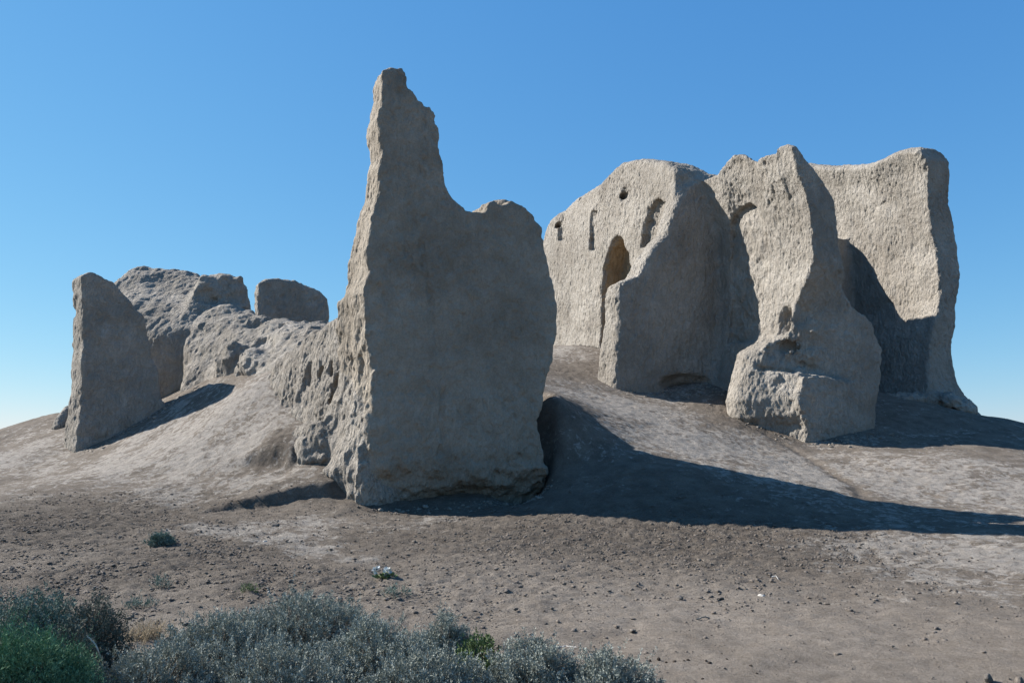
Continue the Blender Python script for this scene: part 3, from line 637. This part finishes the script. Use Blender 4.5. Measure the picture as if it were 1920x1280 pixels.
shrub('saltbush', 'lowest grey shrub at the right end of the shrub row, nearest the droppings', 'shrub', 1140, 1233, 5.25, 95, M_GREY, 8, 560, 38, group=GS, ll=.0145, lw=.0065, lump=.38)
shrub('saltbush', 'grey shrub at the bottom edge directly below the tallest shrub', 'shrub', 530, 1210, 5.2, 150, M_GREY, 9, 860, 38, group=GS, ll=.0145, lw=.0065, lump=.38)
shrub('leafy_weed', 'yellow green leafy weed growing between grey shrubs', 'weed', 900, 1192, 5.75, 46, M_LIME, 10, 170, 14, .022, .011)
shrub('dusky_shrub', 'dark brownish grey shrub behind the bleached stick', 'shrub', 178, 1122, 5.8, 62, M_DUSK, 11, 560, 22, .014, .007)
shrub('green_shrub', 'blue green shrub at the left edge, behind the bright green feathery one', 'shrub', 62, 1106, 5.6, 95, M_BLUE, 12, 680, 24, .018, .007)
shrub('dusky_shrub', 'dull dark shrub just left of the bleached stick, above the bright green growth', 'shrub', 128, 1180, 5.0, 50, M_DUSK, 13, 460, 22, .015, .007)
shrub('green_shrub', 'bright green feathery shrub in the bottom left corner', 'shrub', 30, 1186, 4.5, 120, M_GREEN, 14, 820, 30, .026, .0045, up=.7, shoot=.10, fluff=.02)
shrub('green_shrub', 'smaller bright green feathery shrub at the bottom edge beside the corner one', 'shrub', 118, 1224, 4.55, 50, M_GREEN, 15, 420, 30, .024, .0045, up=.7, shoot=.09, fluff=.02)
shrub('small_plant', 'small dark green cushion plant alone on the loose soil near the pale path', 'plant', 303, 1004, 13, 20, M_BLUE, 16, 120, 14, .03, .014, foot=1022, shoot=.06)
shrub('small_plant', 'sparse grey green seedling on the dark soil above the dry grass', 'plant', 302, 1083, 9.6, 13, M_BLUE, 17, 16, 10, .03, .010, foot=1101)
shrub('small_plant', 'tiny yellow green seedling just above the tallest grey shrub', 'plant', 468, 1098, 9.2, 11, M_LIME, 18, 14, 10, .03, .010, foot=1112)
shrub('small_plant', 'flat grey green creeping plant below the white flowers', 'plant', 745, 1108, 8.9, 26, M_BLUE, 19, 30, 10, .022, .008, foot=1117)
shrub('small_plant', 'low sparse green plant between dark shrub and tan grass', 'plant', 262, 1128, 7.6, 24, M_BLUE, 20, 36, 10, .022, .008, foot=1140)
def tuft(label, px, py, hw, h, seed, n=260):
    r = np.random.default_rng(seed); c = ground_at(px, py); rx = hw*c[1]/FPX
    b = c+np.stack([r.normal(size=n)*rx*.5, r.normal(size=n)*rx*.4, np.zeros(n)-.01], 1); b[:, 2] = H(b[:, 0], b[:, 1])-.01
    lean = r.normal(size=(n, 3))*np.array([.5, .5, 0])+np.array([.15, 0, 1]); tip = b+unit(lean)*(h*(.5+.7*r.random((n, 1))))
    t = np.linspace(0, 1, 5)[None, :, None]; mid = b*.5+tip*.5+np.array([0, 0, h*.15])
    path = (1-t)**2*b[:, None]+2*t*(1-t)*mid[:, None]+t*t*tip[:, None]
    return tag(link('dry_grass', twigs_mesh('dry_grass', path, np.full(n, .0024), .0007, M_STRAW, r)), label, 'grass tuft')
tuft('tan dry grass tuft standing between the dusky shrub and the grey shrubs', 268, 1200, 45, .20, 31)
tuft('short tan dry grass tuft right at the foot of the bleached stick', 185, 1262, 32, .17, 32, 200)
# bleached stick
def stick(name, label, cat, pts, r0, mat, seed):
    p = np.array(pts, float)[None]; t = np.linspace(0, 1, 14)*(len(pts)-1); i = np.minimum(t.astype(int), len(pts)-2); f = (t-i)[:, None]
    path = (p[0, i]*(1-f)+p[0, i+1]*f); path += np.random.default_rng(seed).normal(size=path.shape)*r0*.25
    return tag(link(name, twigs_mesh(name, path[None], np.array([r0]), r0*.5, mat, np.random.default_rng(seed))), label, cat)
stick('dry_stick', 'bleached white dry stick leaning up among the shrubs', 'stick', [ground_at(200, 1275)-np.array([0, 0, .03]), at(185, 1222, 5.0), at(176, 1205, 4.98), at(163, 1190, 4.95)], .008, M_PALEWOOD, 3)
c = ground_at(1320, 1161)
stick('dry_twig', 'thin dark dry twig lying on the bare soil right of centre', 'twig', [ground_at(1306, 1163)+[0, 0, .012], c+[0, 0, .03], ground_at(1330, 1160)+[0, 0, .012], ground_at(1350, 1162)+[0, 0, .01]], .010, M_WOOD, 4)
stick('dry_straw', 'pale curved straw lying on the dark crumbly soil', 'straw', [ground_at(1447, 1083)+[0, 0, .015], ground_at(1455, 1083)+[0, 0, .03], ground_at(1460, 1088)+[0, 0, .015]], .008, M_PALEWOOD, 5)
stick('dry_reed', 'pale flat reed lying on the soil above the right end of the shrub row', 'reed', [ground_at(1045, 1216)+[0, 0, .012], ground_at(1062, 1214)+[0, 0, .014], ground_at(1081, 1216)+[0, 0, .012]], .010, M_PALEWOOD, 6)
# white flowers
def flower():
    r = np.random.default_rng(40); c = ground_at(720, 1084)
    o = tag(empty('white_flower', c), 'white flowering plant with green leaves alone on the brown soil', 'flower')
    n = 60; a = r.random(n)*6.283; d = np.stack([np.cos(a), np.sin(a)*.8, .25+.5*r.random(n)], 1)
    link('foliage', leaves_mesh('foliage', c+d*np.array([.03, .03, .02])+r.normal(size=(n, 3))*[.04, .03, .01]+[0.02, -.01, .01], d, .05+.05*r.random(n), .025+.02*r.random(n), r.random(n), M_LIME, r), o)
    for (px, py, s) in ((706, 1069, .055), (726, 1072, .065)):
        q = at(px, py, c[1]); k = 26; dd = unit(r.normal(size=(k, 3))+[-.4, -.2, .5])
        link('bloom', leaves_mesh('bloom', q+dd*.012, dd, s*(.7+.5*r.random(k)), s*(.6+.4*r.random(k)), r.random(k), M_PETAL, r), o)
        st = np.stack([np.array([c+[.01, 0, 0], (c+q)/2+[.01, 0, .01], q])]); link('stem', twigs_mesh('stem', st, np.array([.005]), .003, M_LIME, r), o)
flower()
# ------------------------------------------------------------------ stones, droppings, clods
_ph = (1+5**.5)/2
ICV = unit(np.array([(-1, _ph, 0), (1, _ph, 0), (-1, -_ph, 0), (1, -_ph, 0), (0, -1, _ph), (0, 1, _ph), (0, -1, -_ph), (0, 1, -_ph), (_ph, 0, -1), (_ph, 0, 1), (-_ph, 0, -1), (-_ph, 0, 1)]))
ICF = np.array([(0, 11, 5), (0, 5, 1), (0, 1, 7), (0, 7, 10), (0, 10, 11), (1, 5, 9), (5, 11, 4), (11, 10, 2), (10, 7, 6), (7, 1, 8), (3, 9, 4), (3, 4, 2), (3, 2, 6), (3, 6, 8), (3, 8, 9), (4, 9, 5), (2, 4, 11), (6, 2, 10), (8, 6, 7), (9, 8, 1)])
def sub(V, F):
    m = {}; V = list(map(tuple, V)); out = []
    def mid(a, b):
        k = (min(a, b), max(a, b))
        if k not in m: m[k] = len(V); V.append(tuple(unit(np.array(V[a])+np.array(V[b]))))
        return m[k]
    for a, b, c in F:
        x, y, z_ = mid(a, b), mid(b, c), mid(c, a); out += [(a, x, z_), (x, b, y), (z_, y, c), (x, y, z_)]
    return np.array(V), np.array(out)
IC2 = sub(*sub(ICV, ICF)); IC1 = sub(ICV, ICF)
def stone_mat(name, col):
    n = N(name); f = n.noise(60, 4, .65); b = np.array(col)
    return n.out(n.mix(n.mr(f, .3, .7), tuple(b*.65), tuple(b*1.15)), n.bump(n.noise(90, 3, .7), .01, .8))
M_PALE = stone_mat('pale_stone', (.42, .39, .35)); M_DARK = stone_mat('dark_stone', (.13, .115, .10)); M_DUNG = stone_mat('dung', (.045, .035, .028)); M_CLOD = stone_mat('clod', (.165, .14, .118)); M_BRICK = stone_mat('brick_shard', (.30, .16, .10))
def stone(name, label, cat, px, py, size, mat, seed, sq=(1, .8, .6), group=None, ic=None):
    V, F = ic or IC2; p = V*(1+.45*perlin(V+seed*7.7, 1.3, seed)[:, None]+.18*perlin(V+seed*3.3, 3.1, seed)[:, None])
    r = np.random.default_rng(seed); a = r.random()*6.28; Rm = np.array([[math.cos(a), -math.sin(a), 0], [math.sin(a), math.cos(a), 0], [0, 0, 1]])
    p = (p*np.array(sq)*size)@Rm.T; c = ground_at(px, py)
    o = link(name, mesh_np(name, p, F, [mat])); o.location = c+np.array([0, 0, size*sq[2]*.35]); return tag(o, label, cat, group)
stone('stone', 'pale angular stone lying on the brown soil right of centre', 'stone', 1428, 1119, .045, M_PALE, 50, (1.2, .8, .6))
stone('stone', 'flat dark stone on the pale path below the eroded bank', 'stone', 515, 986, .085, M_DARK, 51, (1.2, .8, .45))
stone('stone', 'small white stone chip on the pale path', 'stone', 497, 1016, .035, M_PALE, 52)
stone('stone', 'dark pointed stone at the bottom edge near the right corner', 'stone', 1853, 1275, .035, M_DARK, 53, (.9, .7, 1.0))
stone('stone', 'greyish stone in the extreme bottom right corner', 'stone', 1911, 1279, .035, M_CLOD, 54, (1, .8, .9))
stone('stone', 'tiny white stone on the dark soil above the tallest grey shrub', 'stone', 504, 1110, .022, M_PALE, 55)
stone('stone', 'dark flat stone on the soil above the pale angular stone', 'stone', 1275, 1122, .05, M_DARK, 56, (1.3, .8, .5))
stone('brick_shard', 'reddish brick shard at the front left foot of the tall tower', 'brick shard', 694, 942, .085, M_BRICK, 57, (1.3, .8, .5))
stone('brick_shard', 'small reddish brick shard under the broken end of the tower', 'brick shard', 668, 930, .06, M_BRICK, 58, (1.3, .8, .5))
for k, (X_, Y_) in enumerate([(503,668),(517,678),(550,672),(578,684),(590,699),(610,683),(632,684),(645,681),(660,678),(695,697),(727,680),(741,688),(787,653),(805,674),(895,700),(918,726),(715,748)]):
    stone('dropping', 'small dark dropping on the bare soil beside the shrub row', 'dropping', 960+X_/2, 900+Y_/2, .0115+.003*((k*7) % 3), M_DUNG, 70+k, (1, .85, .8), 'dark droppings on the bare soil', IC1)
def clods(name, n, mask, smin_, smax_, seed, mat, ybox):
    r = np.random.default_rng(seed); y_ = ybox[0]+(ybox[1]-ybox[0])*r.random(n*6); x_ = (r.random(n*6)-.5)*1.36*y_
    Q = np.stack([x_, y_, np.zeros(len(x_))], 1)
    w_ = mask(Q)*(.35+1.3*np.clip(perlin(Q, .9, seed)+.35, 0, 1)); keep = np.nonzero(r.random(len(w_)) < w_)[0][:n]; Q = Q[keep]; n = len(Q)
    Q[:, 2] = H(Q[:, 0], Q[:, 1]); s_ = smin_*(smax_/smin_)**(r.random(n)**2.6)
    V = ICV[None]*(1+.42*r.normal(size=(n, 12, 1)).clip(-1.7, 1.7))*np.array([1.3, 1, .55]); a = r.random(n)*6.283; ca, sa = np.cos(a)[:, None], np.sin(a)[:, None]
    V = np.stack([V[..., 0]*ca-V[..., 1]*sa, V[..., 0]*sa+V[..., 1]*ca, V[..., 2]], -1)*s_[:, None, None]+Q[:, None]+np.array([0, 0, 1])*(s_*.10+.004)[:, None, None]
    F = (np.arange(n)[:, None, None]*12+ICF[None]).reshape(-1, 3)
    tag(link(name, mesh_np(name, V.reshape(-1, 3), F, [mat])), 'crumbly dark soil clods strewn over the lower slope', 'soil', None, 'stuff')
LOOSE = [(120,985,3.2,1),(330,1045,1.7,.9),(560,1085,1.4,.9),(760,960,1.6,.4),(1000,1010,3,.8),(1250,1020,3,1),(1400,1010,2.2,.9),(150,1090,2.2,.8),(800,1085,2.2,.45),(1050,1070,2,.3),(1300,1060,2,.3),(430,1130,1.6,.4)]
clods('soil_clods', 24000, lambda Q: np.clip(spots(Q, LOOSE), 0, 1), .006, .027, 60, M_CLOD, (6.5, 18.5))
clods('pebbles', 2200, lambda Q: np.full(len(Q), .4), .004, .013, 61, M_CLOD, (5.5, 13))
def rubble(n, seed):
    r = np.random.default_rng(seed); segs = [(T0-U*.1-V2*.1, U, 4.6, 1), (FL-V2*.1, U, 4, 1), (C0-U*.2, V2, 4.5, -1), (C0-V2*.1, U, 3.2, 1), (A0-U*.3, np.array([.375, -.927]), 8, -1), (L0-V2*.1, U, 3.4, 1), (E0-U*.9+V2*1, V2, 4, -1)]
    P = []
    for (o, u, ln, sg) in segs:
        k = int(n*ln/38); a = r.random(k)*ln; off = np.abs(r.normal(size=k))*.42; v = np.array([u[1], -u[0]])*(1 if sg > 0 else -1)
        P.append(o+u*a[:, None]+v*off[:, None])
    Q = np.concatenate(P); n = len(Q); Q = np.stack([Q[:, 0], Q[:, 1], H(Q[:, 0], Q[:, 1])], 1); s_ = .014*(5.0)**(r.random(n)**3.2)
    b, F0 = IC1; m = len(b); V = b[None]*(1+.22*r.normal(size=(n, m, 1)).clip(-1.7, 1.7))*np.array([1.2, 1, .7]); a = r.random(n)*6.283; ca, sa = np.cos(a)[:, None], np.sin(a)[:, None]
    V = np.stack([V[..., 0]*ca-V[..., 1]*sa, V[..., 0]*sa+V[..., 1]*ca, V[..., 2]], -1)*s_[:, None, None]+Q[:, None]+np.array([0, 0, 1])*(s_*.1)[:, None, None]
    F = (np.arange(n)[:, None, None]*m+F0[None]).reshape(-1, 3)
    tag(link('rubble', mesh_np('rubble', V.reshape(-1, 3), F, [M_ADOBE_ROUGH])), 'small pale adobe crumbs fallen along the feet of the walls', 'rubble', None, 'stuff')
rubble(1500, 62)
